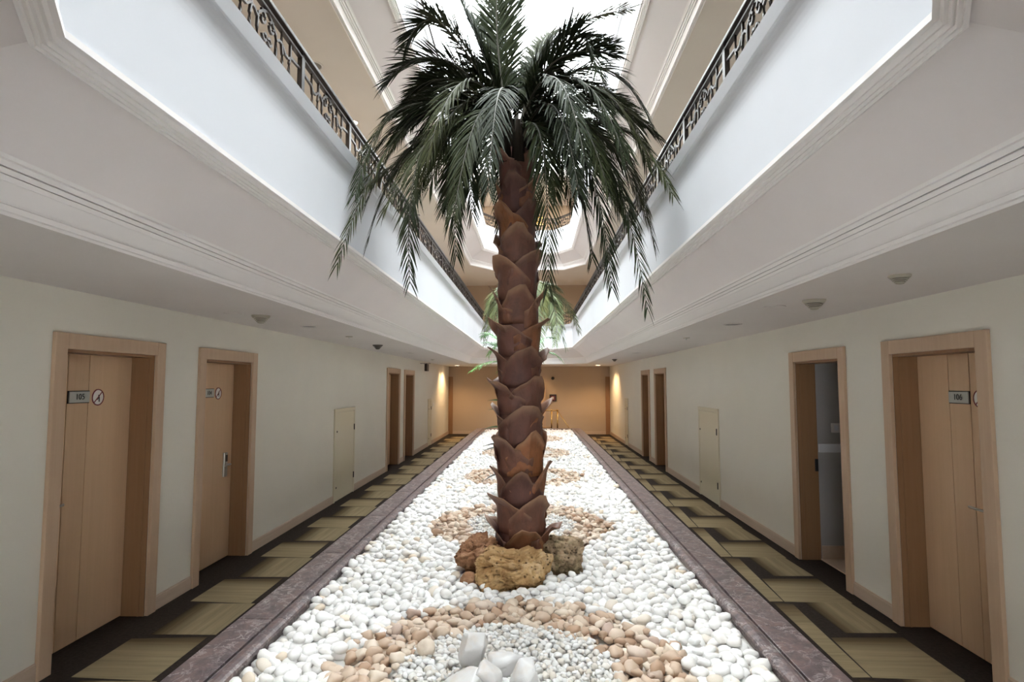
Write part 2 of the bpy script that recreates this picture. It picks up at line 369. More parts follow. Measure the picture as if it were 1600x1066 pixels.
# ------------------------------------------------------------------ doors
def text_mesh(s, size, depth=0.001):
    cu = bpy.data.curves.new('lettering', 'FONT'); cu.body = s; cu.size = size; cu.extrude = depth; cu.align_x = 'CENTER'; cu.align_y = 'CENTER'
    o = bpy.data.objects.new('lettering', cu); C.objects.link(o); dg = bpy.context.evaluated_depsgraph_get()
    me = bpy.data.meshes.new_from_object(o.evaluated_get(dg)); bpy.data.objects.remove(o); bpy.data.curves.remove(cu); me.name = 'lettering'; return me
def face_rot(s): # text in XY plane -> wall plane facing the corridor (s=-1 left wall faces +x, s=+1 right wall faces -x)
    return (PI / 2, 0, PI / 2) if s < 0 else (PI / 2, 0, -PI / 2)
def make_door(n, x, s, a, b, number=None, handle=None, openroom=False, lab=None, plate_y=None, groove=(), lever=None):
    """x wall face, s outward sign (-1 left wall, +1 right wall); a,b outer casing edges"""
    r = empty('door_%d' % n, (x, (a + b) / 2, 0)); r['kind'] = 'structure'
    if lab: r['label'] = lab
    h = (b - a) / 2; f = -s * 0.028; D = s * 0.185                   # casing stands proud, leaf recessed
    for q in (-1, 1):
        bm = bx(((0, q * h, 0), (f, q * (h - CW), CT)), bev=0.004); obj('casing_post', bm, M['oak'], r)
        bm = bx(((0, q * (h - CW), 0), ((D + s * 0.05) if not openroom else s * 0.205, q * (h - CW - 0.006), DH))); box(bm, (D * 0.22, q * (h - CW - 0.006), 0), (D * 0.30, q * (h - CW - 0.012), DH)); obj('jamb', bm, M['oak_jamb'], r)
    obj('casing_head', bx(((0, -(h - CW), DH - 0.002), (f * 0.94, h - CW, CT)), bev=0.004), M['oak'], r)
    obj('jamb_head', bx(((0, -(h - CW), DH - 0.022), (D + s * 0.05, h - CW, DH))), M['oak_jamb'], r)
    if openroom: return r
    w0, w1 = -(h - CW) + 0.010, h - CW - 0.010
    cuts = [w0] + [g - (a + b) / 2 for g in groove] + [w1]
    for c0, c1 in zip(cuts, cuts[1:]):
        obj('leaf_board', bx(((D, c0 + 0.0025, 0.008), (D + s * 0.04, c1 - 0.0025, DH - 0.016)), bev=0.0015), M['oak_leaf'], r)
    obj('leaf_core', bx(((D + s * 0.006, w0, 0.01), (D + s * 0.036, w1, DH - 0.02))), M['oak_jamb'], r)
    if number:
        py = plate_y - (a + b) / 2; up = -s
        pl = obj('number_plate', bx(((D, py - 0.098, 1.728), (D - s * 0.014, py + 0.098, 1.808)), bev=0.003), M['plate'], r)
        tag(pl, 'brushed grey plate reading %s' % number)
        tx = link('room_number', text_mesh(number, 0.06), M['ink'], r, (D - s * 0.0165, py, 1.768)); tx.rotation_euler = face_rot(s)
        obj('plate_edge', bx(((D - s * 0.001, py - 0.104, 1.722), (D - s * 0.006, py + 0.104, 1.814))), M['black'], r)
        # round prohibition sign: disc, ring, slash, striding figure
        side = 1 if s < 0 else -1
        sy = py + side * 0.195; R = 0.062; X0 = D - s * 0.001
        bm = bmesh.new(); lathe(bm, [(R, 0), (R, 0.003)], 28); d = obj('warning_sign', bm, M['signwhite'], r, loc=(X0, sy, 1.762)); d.rotation_euler = (0, -s * PI / 2, 0)
        tag(d, 'round white sign with a dark red ring and slash')
        bm = bmesh.new(); tube(bm, [(0, R * 0.95 * math.cos(q), R * 0.95 * math.sin(q)) for q in np.linspace(0, 2 * PI, 29)], 0.0045, 5, caps=False)
        tube(bm, [(0, -side * 0.042, -0.042), (0, side * 0.042, 0.042)], 0.0045, 5); obj('sign_ring', bm, M['signred'], r, loc=(X0 - s * 0.003, sy, 1.762))
        bm = bmesh.new(); tube(bm, [(0, side * 0.004, 0.018), (0, side * 0.012, -0.002), (0, side * 0.012, -0.034)], 0.005, 5); tube(bm, [(0, side * 0.012, -0.002), (0, -side * 0.01, -0.018)], 0.004, 5)
        obj('sign_figure', bm, M['ink'], r, loc=(X0 - s * 0.003, sy, 1.762))
    if handle == 'lever':
        hy = lever - (a + b) / 2; bm = bmesh.new()
        tube(bm, [(D, hy - 0.03, 1.02), (D - s * 0.05, hy - 0.03, 1.02), (D - s * 0.055, hy + 0.03, 1.022), (D - s * 0.055, hy + 0.09, 1.026)], 0.009, 8)
        obj('lever_handle', bm, M['steel'], r, True)
    if handle == 'lock':
        hy = lever - (a + b) / 2
        pl = obj('lock_plate', bx(((D, hy - 0.035, 0.87), (D - s * 0.018, hy + 0.035, 1.125)), bev=0.004), M['steel'], r)
        obj('card_slot', bx(((D - s * 0.018, hy - 0.008, 1.03), (D - s * 0.022, hy + 0.026, 1.10))), M['black'], r)
        bm = bmesh.new(); tube(bm, [(D - s * 0.018, hy + 0.015, 1.0), (D - s * 0.06, hy + 0.015, 1.0), (D - s * 0.062, hy - 0.03, 1.0), (D - s * 0.062, hy - 0.10, 0.998)], 0.010, 8)
        obj('lever_handle', bm, M['steel'], r, True)
    return r
make_door(1, XL, -1, *DL[0], '105', 'lever', plate_y=4.245, groove=(4.14, 4.345), lever=4.0, lab='oak guest room door numbered 105 at left')
make_door(2, XL, -1, *DL[1], '104', 'lock', plate_y=5.985, groove=(), lever=6.36, lab='oak guest room door with silver card lock at left')
make_door(3, XL, -1, *DL[2]); make_door(4, XL, -1, *DL[3])
make_door(5, XR, 1, *DR[0], '106', 'lever', plate_y=4.36, groove=(4.26, 4.47), lever=4.16, lab='oak guest room door numbered 106 at right')
make_door(6, XR, 1, *DR[1], openroom=True, lab='open oak doorway into a dim grey room')
make_door(7, XR, 1, *DR[2]); make_door(8, XR, 1, *DR[3])
d9 = empty('door_9', (0, YF, 0)); d9['kind'] = 'structure'
obj('casing_post', bx(((0.40, -0.05, 0), (0.49, 0, 1.78))), M['oak'], d9); obj('casing_post', bx(((-0.74, -0.05, 0), (-0.65, 0, 1.78))), M['oak'], d9)
obj('casing_head', bx(((-0.65, -0.05, 1.69), (0.40, 0, 1.78))), M['oak'], d9); obj('leaf_board', bx(((-0.65, -0.02, 0), (0.40, 0, 1.69))), M['oak_leaf'], d9)
# the dim room behind the open doorway
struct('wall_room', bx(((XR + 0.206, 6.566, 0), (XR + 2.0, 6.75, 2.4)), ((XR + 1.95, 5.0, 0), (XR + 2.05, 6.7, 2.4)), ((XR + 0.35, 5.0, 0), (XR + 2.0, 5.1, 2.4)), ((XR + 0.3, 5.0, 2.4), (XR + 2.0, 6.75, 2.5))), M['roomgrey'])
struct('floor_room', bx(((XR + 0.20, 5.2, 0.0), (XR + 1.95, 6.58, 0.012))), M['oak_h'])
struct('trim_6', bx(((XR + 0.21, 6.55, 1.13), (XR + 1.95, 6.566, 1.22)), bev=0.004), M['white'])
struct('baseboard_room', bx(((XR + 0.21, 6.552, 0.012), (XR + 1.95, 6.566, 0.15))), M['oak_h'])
sw = empty('light_switch', (XR + 0.40, 6.566, 1.39))
tag(sw, 'white square wall switch inside the open doorway at right', 'switch')
obj('switch_plate', bx(((-0.05, -0.012, -0.05), (0.05, 0, 0.05)), bev=0.003), M['signwhite'], sw); obj('rocker', bx(((-0.02, -0.017, -0.03), (0.02, -0.012, 0.03)), bev=0.002), M['white'], sw)
st = obj('strike_plate', bx(((XR + 0.165, 6.548, 0.93), (XR + 0.198, 6.560, 1.06)), bev=0.003), M['black']); d6 = bpy.data.objects['door_6']
st.parent = d6; st.matrix_parent_inverse = Matrix.Translation(-Vector(d6.location))

# ------------------------------------------------------------------ cream utility hatches
def hatch(x, s, a, b, z1, label):
    r = empty('utility_hatch', (x, (a + b) / 2, 0)); tag(r, label, 'hatch', 'cream utility hatches'); h = (b - a) / 2; f = -s
    bm = bx(((0, -h, 0.0), (f * 0.022, -h + 0.055, z1)), ((0, h, 0.0), (f * 0.022, h - 0.055, z1)), ((0, -h + 0.055, z1 - 0.055), (f * 0.022, h - 0.055, z1)), bev=0.003)
    obj('frame', bm, M['cream'], r)
    obj('hatch_door', bx(((f * 0.001, -h + 0.060, 0.01), (f * 0.018, h - 0.060, z1 - 0.060)), bev=0.003), M['cream'], r)
    hs = 1 if s < 0 else -1
    for z in (0.3, 1.12): obj('hinge', bx(((f * 0.018, hs * (h - 0.075), z - 0.05), (f * 0.032, hs * (h - 0.05), z + 0.05)), bev=0.003), M['iron'], r)
    bm = bmesh.new(); lathe(bm, [(0.018, 0), (0.018, 0.006), (0.010, 0.008)], 12)
    for z in (0.22, 1.1):
        o = link('lock', bm_me if z > 1 else None, None, r) if False else obj('lock', lathe(bmesh.new(), [(0.016, 0), (0.016, 0.006), (0.009, 0.009)], 12), M['iron'], r, loc=(f * 0.018, -hs * (h - 0.11), z)); o.rotation_euler = (0, f * PI / 2, 0)
    bm.free()
hatch(XL, -1, 9.33, 10.40, 1.46, 'cream metal hatch on the left wall between door and doorways')
hatch(XL, -1, 17.75, 18.30, 1.40, 'cream hatch far down the left wall near the warm lamp')
hatch(XR, 1, 9.28, 10.37, 1.475, 'cream metal hatch on the right wall beyond the open doorway')
hatch(XR, 1, 17.95, 18.50, 1.42, 'cream hatch far down the right wall near the warm lamp')

# ------------------------------------------------------------------ ceiling devices
def lamp(x, y, z, label, lit=False, r0=0.095, group='recessed ceiling lamps'):
    r = empty('ceiling_lamp', (x, y, z)); tag(r, label, 'lamp', group)
    obj('trim_ring', lathe(bmesh.new(), [(r0, 0), (r0, -0.006), (r0 * 0.84, -0.010), (r0 * 0.80, -0.003)], 24), M['ceil'] if not lit else M['white'], r)
    obj('lens', lathe(bmesh.new(), [(r0 * 0.80, -0.002), (r0 * 0.78, -0.0055)], 24), M['lamplit' if lit else 'lampdark'], r)
    return r
def spot(x, y, z, e, col=(1, 0.66, 0.34), ang=1.9, target=None, blend=0.6, rad=0.05):
    L = bpy.data.lights.new('lamp_light', 'SPOT'); L.energy = e; L.color = col; L.spot_size = ang; L.spot_blend = blend; L.shadow_soft_size = rad
    o = bpy.data.objects.new('lamp_light', L); C.objects.link(o); o.location = (x, y, z)
    if target: o.rotation_euler = (Vector(target) - Vector((x, y, z))).to_track_quat('-Z', 'Y').to_euler()
    return o
lamp(-2.465, 6.47, H1, 'unlit round ceiling lamp above the left corridor, beyond the smoke detector')
lamp(-2.52, 12.15, H1, 'unlit round ceiling lamp above the left corridor near the twin doorways')
lamp(2.14, 6.41, H1, 'unlit round ceiling lamp above the right corridor, nearest lamp on that side')
lamp(2.14, 12.3, H1, 'unlit round ceiling lamp above the right corridor near the twin doorways')
lamp(-2.63, 20.7, H1, 'lit ceiling lamp at the far end of the left corridor', True)
lamp(2.24, 20.5, H1, 'lit ceiling lamp at the far end of the right corridor', True)
lamp(-2.53, 6.58, H1 + FH, 'unlit round lamp under the upper gallery ceiling at left, nearest', r0=0.11)
lamp(-2.52, 8.08, H1 + FH, 'glowing lamp under the upper gallery ceiling at left', True, r0=0.07)
lamp(-2.53, 12.7, H1 + FH, 'unlit round lamp under the upper gallery ceiling at left, beyond the glowing one', r0=0.11)
for x in (-2.63, 2.24):
    spot(x, 20.6, H1 - 0.02, 34, ang=2.5, target=(x, 20.6, 0))
    spot(x * 1.0 + (-0.22 if x < 0 else 0.25), 20.0, H1 - 0.02, 9, ang=1.7, target=((XL if x < 0 else XR), 20.0, 0.3), blend=0.8)
spot(-0.1, 21.5, H1 - 0.02, 16, ang=2.4, target=(-0.1, 21.6, 0))
for y in (3.6, 8.08, 14, 19.5): spot(-2.52, y, H1 + FH - 0.02, 30, col=(1, 0.80, 0.60), ang=1.9, target=(-2.62, y, 0))
for y in (20.5,): spot(2.25, y, H1 + FH - 0.02, 20, ang=1.9, target=(2.25, y, 0))
spot(-0.1, 20.6, H1 + FH - 0.02, 22, ang=2.5, target=(-0.1, 21.2, 0)); spot(-0.1, 21, H1 + 2 * FH - 0.02, 25, ang=2.7, target=(-0.1, 21, 0))
def small_disc(x, y, label, r0=0.05):
    r = empty('sprinkler', (x, y, H1)); tag(r, label, 'sprinkler')
    obj('rosette', lathe(bmesh.new(), [(r0, 0), (r0 * 0.9, -0.008), (r0 * 0.4, -0.012)], 18), M['device'], r)
    bm = bmesh.new(); tube(bm, [(0, 0, -0.01), (0, 0, -0.028)], 0.008, 8); lathe(bm, [(0.016, -0.028), (0.016, -0.031)], 12); obj('nozzle', bm, M['steel'], r)
small_disc(-2.47, 7.92, 'small sprinkler on the left corridor ceiling beyond the nearest lamp')
small_disc(2.13, 8.3, 'small sprinkler on the right corridor ceiling beyond the nearest lamp')
small_disc(-2.63, 15.6, 'small sprinkler on the left corridor ceiling near the hanging sign')
def detector(x, y, label, sc=1.0, dark=False):
    r = empty('smoke_detector', (x, y, H1)); tag(r, label, 'detector', 'cone shaped ceiling detectors'); r.scale = (sc, sc, sc)
    obj('base', lathe(bmesh.new(), [(0.098, 0), (0.098, -0.012), (0.082, -0.030)], 28), M['devicedark' if dark else 'device'], r)
    for k, (ra, z) in enumerate(((0.074, -0.038), (0.062, -0.052), (0.050, -0.066))):
        obj('louvre', lathe(bmesh.new(), [(ra, z), (ra - 0.003, z - 0.007), (ra - 0.018, z - 0.007)], 24), M['devicedark' if dark else 'device'], r)
    obj('core', lathe(bmesh.new(), [(0.060, -0.028), (0.036, -0.072), (0.02, -0.076)], 20), M['devicedark'], r)
    obj('cap', lathe(bmesh.new(), [(0.038, -0.074), (0.034, -0.084), (0.012, -0.089)], 20), M['devicedark' if dark else 'device'], r)
detector(2.153, 3.53, 'cone shaped smoke detector nearest on the right corridor ceiling', 0.62)
detector(2.142, 4.57, 'cone shaped smoke detector second along the right corridor ceiling', 0.85)
detector(-2.535, 5.45, 'cone shaped smoke detector nearest on the left corridor ceiling', 0.85)
detector(-2.54, 9.68, 'dark cone detector further along the left corridor ceiling', 0.85, True)
detector(2.14, 15.6, 'small dark detector far along the right corridor ceiling', 0.7, True)
detector(-2.63, 20.9, 'small dark detector beside the lit far left lamp', 0.7, True)
def access_ring(x, y, label):
    r = obj('ceiling_hatch', lathe(bmesh.new(), [(0.085, 0), (0.085, -0.004), (0.07, -0.006)], 24), M['ceil'], None, loc=(x, y, H1)); tag(r, label, 'hatch')
access_ring(-2.72, 5.3, 'flat round ceiling cover beside the near left smoke detector')
access_ring(2.0, 4.95, 'flat round ceiling cover beside the second right smoke detector')

# far wall fittings, projecting sign, brass guard rail
r = empty('wall_speaker', (0.757, YF, 2.06)); tag(r, 'small round dark wall speaker above the framed notice', 'speaker')
o = obj('housing', lathe(bmesh.new(), [(0.06, 0), (0.06, 0.03), (0.04, 0.045)], 18), M['iron'], r); o.rotation_euler = (PI / 2, 0, 0)
o = obj('grille', lathe(bmesh.new(), [(0.036, 0.045), (0.02, 0.05)], 14), M['black'], r); o.rotation_euler = (PI / 2, 0, 0)
r = empty('framed_notice', (0.755, YF, 1.335)); tag(r, 'small dark framed notice on the far end wall', 'frame')
obj('frame', bx(((-0.13, -0.03, -0.13), (-0.085, 0, 0.13)), ((0.085, -0.03, -0.13), (0.13, 0, 0.13)), ((-0.085, -0.03, 0.085), (0.085, 0, 0.13)), ((-0.085, -0.03, -0.13), (0.085, 0, -0.085))), M['iron'], r)
obj('notice_sheet', bx(((-0.085, -0.01, -0.085), (0.085, 0, 0.085))), M['signred'], r); obj('symbol', bx(((-0.03, -0.014, -0.05), (0.035, -0.01, 0.045))), M['signwhite'], r)
r = empty('hanging_sign', (-2.91, 16.5, 2.32)); tag(r, 'dark box sign projecting from the left wall under the ceiling', 'sign')
obj('sign_box', bx(((-0.07, -0.15, -0.11), (0.0, 0.15, 0.09)), bev=0.006), M['iron'], r)
bm = bmesh.new(); tube(bm, [(-0.215, 0, 0.105), (0.07, 0, 0.105)], 0.008, 6); tube(bm, [(-0.04, 0, 0.105), (-0.04, 0, 0.08)], 0.008, 6); obj('bracket', bm, M['iron'], r)
r = empty('wall_switch', (XL, 18.7, 1.2)); tag(r, 'small white switch on the left wall just past the far hatch', 'switch')
obj('switch_plate', bx(((0, -0.045, -0.06), (0.012, 0.045, 0.06)), bev=0.003), M['signwhite'], r); obj('rocker', bx(((0.012, -0.02, -0.03), (0.016, 0.02, 0.03))), M['white'], r)
r = empty('brass_guard_rail', (0.68, 21.5, 0)); tag(r, 'polished brass guard rail behind the far end of the pebble bed', 'rail')
for dx in (0, 0.21):
    bm = bmesh.new(); tube(bm, [(dx, 0, 0), (dx, 0, 0.92)], 0.024, 10); lathe(bm, [(0.06, 0), (0.06, 0.02), (0.03, 0.03)], 14, (dx, 0, 0)); lathe(bm, [(0.035, 0.90), (0.035, 0.935), (0.01, 0.95)], 12, (dx, 0, 0)); obj('post', bm, M['brass'], r, True)
bm = bmesh.new(); tube(bm, [(0.21, 0, 0.9), (0, 0, 0.9), (-0.75, 0, 0.88)], 0.02, 8); obj('top_rail', bm, M['brass'], r, True)
bm = bmesh.new(); tube(bm, [(0.21, 0, 0.9), (0.68, 0, 0.2), (0.74, 0, 0.0)], 0.014, 8); obj('sloping_rail', bm, M['brass'], r, True)
for z in (0.42, 0.62):
    bm = bmesh.new(); tube(bm, [(-0.42 + 0.09 * math.cos(q), 0, z + 0.09 * math.sin(q)) for q in np.linspace(0, 2 * PI, 19)], 0.010, 6, caps=False); obj('ring', bm, M['brass'], r, True)
bm = bmesh.new(); tube(bm, [(-0.75, 0, 0), (-0.75, 0, 0.9)], 0.022, 8); obj('post', bm, M['brass'], r, True)
bm = bmesh.new(); tube(bm, [(-0.75, 0, 0.3), (0, 0, 0.3)], 0.012, 8); tube(bm, [(-0.42, 0, 0.3), (-0.42, 0, 0.33)], 0.01, 6); tube(bm, [(-0.42, 0, 0.71), (-0.42, 0, 0.88)], 0.01, 6); obj('lower_rail', bm, M['brass'], r, True)
r = empty('wall_lantern', (0.26, YF, 7.98)); tag(r, 'golden glowing lantern on the top gallery end wall', 'lamp')
obj('shade', bx(((-0.14, -0.12, -0.15), (0.14, -0.01, 0.15)), bev=0.012), M['gold'], r)
obj('bars', bx(((-0.15, -0.13, -0.16), (0.15, 0, -0.145)), ((-0.15, -0.13, 0.145), (0.15, 0, 0.16)), ((-0.008, -0.128, -0.15), (0.008, -0.118, 0.15)), ((-0.14, -0.128, -0.008), (0.14, -0.118, 0.008))), M['brass'], r)

# ------------------------------------------------------------------ gallery railings
def spiral(c, r0, r1, a0, a1, n=12): return [(c[0] + (r0 + (r1 - r0) * i / n) * math.cos(a0 + (a1 - a0) * i / n), c[1] + (r0 + (r1 - r0) * i / n) * math.sin(a0 + (a1 - a0) * i / n)) for i in range(n + 1)]
def panel_mesh():
    L = []; cx = 0.5
    for s in (-1, 1):
        X = lambda q: cx + s * q
        L.append([(X(a - cx) if False else cx + s * (a - cx), b) for a, b in spiral((cx + 0.062, 0.265), 0.012, 0.045, 0.5, -2 * PI + 1.2)])
        L.append([(cx + s * (a - cx), b) for a, b in spiral((cx + 0.060, 0.075), 0.012, 0.048, -0.4, 2 * PI - 1.2)])
        L.append([(cx + s * (a - cx), b) for a, b in spiral((cx + 0.030, 0.175), 0.010, 0.030, 0, 2 * PI)])
        L.append([(X(0.0), 0.335), (X(0.055), 0.31), (X(0.118), 0.262), (X(0.125), 0.175), (X(0.118), 0.09), (X(0.055), 0.035), (X(0.0), 0.01)])
        L.append([(X(0.125), 0.235), (X(0.165), 0.262), (X(0.215), 0.258), (X(0.255), 0.225), (X(0.30), 0.222), (X(0.345), 0.25), (X(0.49), 0.26)])
        L.append([(X(0.125), 0.115), (X(0.165), 0.088), (X(0.215), 0.092), (X(0.255), 0.125), (X(0.30), 0.128), (X(0.345), 0.10), (X(0.49), 0.09)])
        L.append([(X(0.20), 0.345), (X(0.20), 0.26), (X(0.215), 0.20), (X(0.215), 0.15), (X(0.20), 0.09), (X(0.20), 0.0)])
        L.append([(X(0.335), 0.345), (X(0.335), 0.25), (X(0.318), 0.20), (X(0.318), 0.15), (X(0.335), 0.10), (X(0.335), 0.0)])
    bm = bmesh.new()
    for pl in L: tube(bm, [(a, 0, b) for a, b in pl], 0.0105, 4, PI / 4)
    me = bpy.data.meshes.new('scroll_panel'); bm.to_mesh(me); bm.free(); me.materials.append(M['iron']); return me
PM = panel_mesh()
def railing(z, label):
    r = empty('gallery_railing', (XC, 0, z)); tag(r, label, 'railing', 'wrought iron gallery railings')
    P = [p for i, p in enumerate(octo(0.40)) if i not in (2, 5, 8, 11)]
    post = None
    for i in range(8):
        a = Vector((*P[i], 0)); b = Vector((*P[(i + 1) % 8], 0)); L = (b - a).length; d = (b - a) / L; ang = math.atan2(d.y, d.x)
        n = max(1, round(L / 1.01)); ph = 0.0
        mid = (a + b) / 2 - Vector((XC, 0, 0)); hl = L / 2 + 0.012
        for nm, w0, za, zb in (('handrail', 0.030, 0.372, 0.398), ('under_rail', 0.016, 0.335, 0.352)):
            o = obj(nm, bx(((-hl, -w0, za), (hl, w0, zb)), bev=0.004), M['iron'], r, loc=mid); o.rotation_euler = (0, 0, ang)
        for k in range(n):
            p = a + d * (L * k / n) - Vector((XC, 0, 0))
            if post is None:
                o = obj('post', bx(((-0.024, -0.016, 0), (0.024, 0.016, 0.374))), M['iron'], r, loc=p); post = o.data
            else: o = link('post', post, None, r, p)
            o.rotation_euler = (0, 0, ang)
            o = link('scroll_panel', PM, None, r, p + d * 0.02); o.rotation_euler = (0, 0, ang); o.scale = ((L / n - 0.04), 1, 1)
railing(H1 + 1.165, 'dark wrought iron scroll railing around the lower gallery')
railing(H1 + FH + 1.165, 'dark wrought iron scroll railing around the upper gallery')

# ------------------------------------------------------------------ planter
PX0, PX1, QX0, QX1, PY0, PY1, PZ = -1.915, 1.64, -1.585, 1.315, 0.9, 20.6, 0.34
pl = empty('planter', (XC, PY0, 0)); tag(pl, 'long low planter edged in brown veined marble between the corridors', 'planter')
off = Vector((XC, PY0, 0))
def ppart(name, bm, m, c):
    me = bpy.data.meshes.new(name); bmesh.ops.translate(bm, verts=bm.verts, vec=-Vector(c)); bm.to_mesh(me); bm.free(); return link(name, me, m, pl, Vector(c) - off)
n = 13
for k in range(n):
    a = PY0 + (PY1 - PY0) * k / n; b = PY0 + (PY1 - PY0) * (k + 1) / n; g = 0.0015
    for xo, xi, s in ((PX0, QX0, 1), (PX1, QX1, -1)):
        bm = bx(((xo, a + g, PZ - 0.03), (xi - s * 0.109, b - g, PZ)), bev=0.004); ppart('rim_slab', bm, M['marble'], (xo, a, PZ))
        bm = bmesh.new(); N = 7; xc_ = xi - s * 0.052
        prof = [(xi - s * 0.102, PZ - 0.05), (xi - s * 0.102, PZ - 0.012)] + [(xc_ - s * 0.048 * math.cos(q), PZ - 0.022 + 0.030 * math.sin(q)) for q in np.linspace(0.25, PI, N)] + [(xi - s * 0.004, PZ - 0.03), (xi - s * 0.012, PZ - 0.034), (xi - s * 0.012, PZ - 0.05)]
        A = [bm.verts.new((x, a + g, z)) for x, z in prof]; B = [bm.verts.new((x, b - g, z)) for x, z in prof]
        for i in range(len(prof)): bm.faces.new((A[i], A[(i + 1) % len(prof)], B[(i + 1) % len(prof)], B[i]))
        bm.faces.new(A); bm.faces.new(B[::-1]); bmesh.ops.recalc_face_normals(bm, faces=bm.faces)
        ppart('rim_moulding', bm, M['marble'], (xo, a, PZ))
        bm = bx(((xo + s * 0.03, a + g, 0), (xo + s * 0.06, b - g, PZ - 0.03))); ppart('side_slab', bm, M['marble'], (xo, a, 0))
        bm = bx(((xi - s * 0.05, a, 0), (xi - s * 0.02, b, PZ - 0.05))); ppart('inner_kerb', bm, M['marble'], (xi, a, 0))
for ya, yb in ((PY0, PY0 + 0.33), (PY1 - 0.33, PY1)):
    bm = bx(((QX0 - 0.1, ya, PZ - 0.03), (QX1 + 0.1, yb, PZ - 0.001)), bev=0.003); ppart('rim_slab', bm, M['marble'], (QX0, ya, PZ))
    bm = bx(((PX0 + 0.05, ya + 0.03, 0), (PX1 - 0.05, yb - 0.03, PZ - 0.03))); ppart('end_block', bm, M['marble'], (QX0, ya, 0))
ppart('bed_base', bx(((QX0 - 0.02, PY0 + 0.1, 0), (QX1 + 0.02, PY1 - 0.1, 0.262))), M['soil'], (QX0, PY0, 0))

# ------------------------------------------------------------------ pebbles
def ico(sub):
    bm = bmesh.new(); bmesh.ops.create_icosphere(bm, subdivisions=sub, radius=1.0)
    bm.verts.ensure_lookup_table(); V = np.array([v.co[:] for v in bm.verts]); F = np.array([[v.index for v in f.verts] for f in bm.faces]); bm.free(); return V, F
V1, F1 = ico(1); V2, F2 = ico(2)
def variant(V, F, seed, amp=0.16, fq=0.9, sx=1.0):
    o = Vector((seed * 3.7, seed * 1.3, 5.1))
    W = np.array([np.array(p) * (1 + amp * noise.noise(Vector(p) * fq + o) * 2) for p in V])
    return np.sign(W) * np.abs(W) ** 1.0
NVAR = 8
VW2 = [variant(V2, F2, i) for i in range(NVAR)]; VW1 = [variant(V1, F1, i) for i in range(NVAR)]
VT2 = [variant(V2, F2, i + 20, 0.26, 1.2) for i in range(NVAR)]; VT1 = [variant(V1, F1, i + 20, 0.26, 1.2) for i in range(NVAR)]
def mesh_np(name, V, F, m, tint=None):
    me = bpy.data.meshes.new(name); me.vertices.add(len(V)); me.vertices.foreach_set('co', V.astype(np.float32).ravel())
    nf = len(F); me.loops.add(nf * 3); me.loops.foreach_set('vertex_index', F.astype(np.int32).ravel())
    me.polygons.add(nf); me.polygons.foreach_set('loop_start', np.arange(0, nf * 3, 3, dtype=np.int32)); me.polygons.foreach_set('loop_total', np.full(nf, 3, np.int32))
    me.polygons.foreach_set('use_smooth', np.ones(nf, bool)); me.update(); me.validate()
    if tint is not None:
        at = me.attributes.new('tint', 'FLOAT', 'POINT'); at.data.foreach_set('value', tint.astype(np.float32))
    me.materials.append(m); return me
RC = [(-0.125, 3.34), (-0.14, 6.78), (-0.15, 10.2), (-0.15, 13.6), (-0.15, 17.0)]; RO, RI = 0.97, 0.60
def ringfn(x, y):
    best = 9
    for cx, cy in RC: best = min(best, math.hypot((x - cx) * 0.98, (y - cy) * 0.92))
    return best
def rotm(a, tx, ty):
    return (Matrix.Rotation(a, 3, 'Z') @ Matrix.Rotation(tx, 3, 'X') @ Matrix.Rotation(ty, 3, 'Y'))
def hexgrid(sp, y0, y1, x0=QX0 + 0.035, x1=QX1 - 0.035, jit=0.28):
    out = []; j = 0; y = y0
    while y < y1:
        x = x0 + (sp / 2 if j % 2 else 0)
        while x < x1:
            out.append((min(max(x + random.uniform(-jit, jit) * sp, x0), x1), y + random.uniform(-jit, jit) * sp)); x += sp
        y += sp * 0.866; j += 1
    return out
ROCKS = [(-0.17, 4.83, 0.31, 0.19), (-0.42, 5.06, 0.19, 0.19), (0.25, 5.2, 0.19, 0.19), (-0.09, 5.25, 0.24, 0.24)]
def blocked(x, y, q=0.8): return any(((x - a) / rx) ** 2 + ((y - b) / ry) ** 2 < q for a, b, rx, ry in ROCKS)
white, tan, grav = [], [], []
ZB = 0.262
for layer, (sp, keep, dz) in enumerate(((0.082, 1.0, 0.012), (0.10, 0.62, 0.046))):
    for x, y in hexgrid(sp, 2.6, 20.2):
        if random.random() > keep: continue
        r = ringfn(x, y) + random.uniform(-0.03, 0.03)
        if r < RO or blocked(x, y): continue
        a = random.uniform(0.040, 0.060) * (1.0 if layer == 0 else 0.92)
        white.append((x, y, ZB + dz + random.uniform(-0.006, 0.010), a, a * random.uniform(0.68, 0.88), a * random.uniform(0.50, 0.68)))
for layer, (sp, keep, dz) in enumerate(((0.072, 1.0, 0.012), (0.080, 0.75, 0.042))):
    for x, y in hexgrid(sp, 2.3, 18.2):
        if random.random() > keep: continue
        r = ringfn(x, y) + random.uniform(-0.045, 0.045)
        if r > RO or r < RI or blocked(x, y): continue
        a = random.choice((0.026, 0.034, 0.042, 0.050, 0.056)) * random.uniform(0.9, 1.1)
        tan.append((x, y, ZB + dz + random.uniform(-0.006, 0.012), a, a * random.uniform(0.66, 0.9), a * random.uniform(0.52, 0.75)))
for layer, (sp, keep, dz) in enumerate(((0.038, 1.0, 0.014), (0.046, 0.7, 0.032))):
    for x, y in hexgrid(sp, 2.3, 18.2):
        if random.random() > keep: continue
        r = ringfn(x, y)
        if r > RI + 0.02 or blocked(x, y): continue
        a = random.uniform(0.017, 0.028)
        grav.append((x, y, ZB + dz + random.uniform(-0.005, 0.008), a, a * random.uniform(0.66, 0.9), a * random.uniform(0.6, 0.8)))
def px(p):                                                          # size order: nearest stones that the camera sees come first
    d = math.hypot(p[0], p[1]); vis = p[1] > 3.12 and abs(p[0]) < p[1] * 0.9
    return (0 if vis else 1, d / p[3])
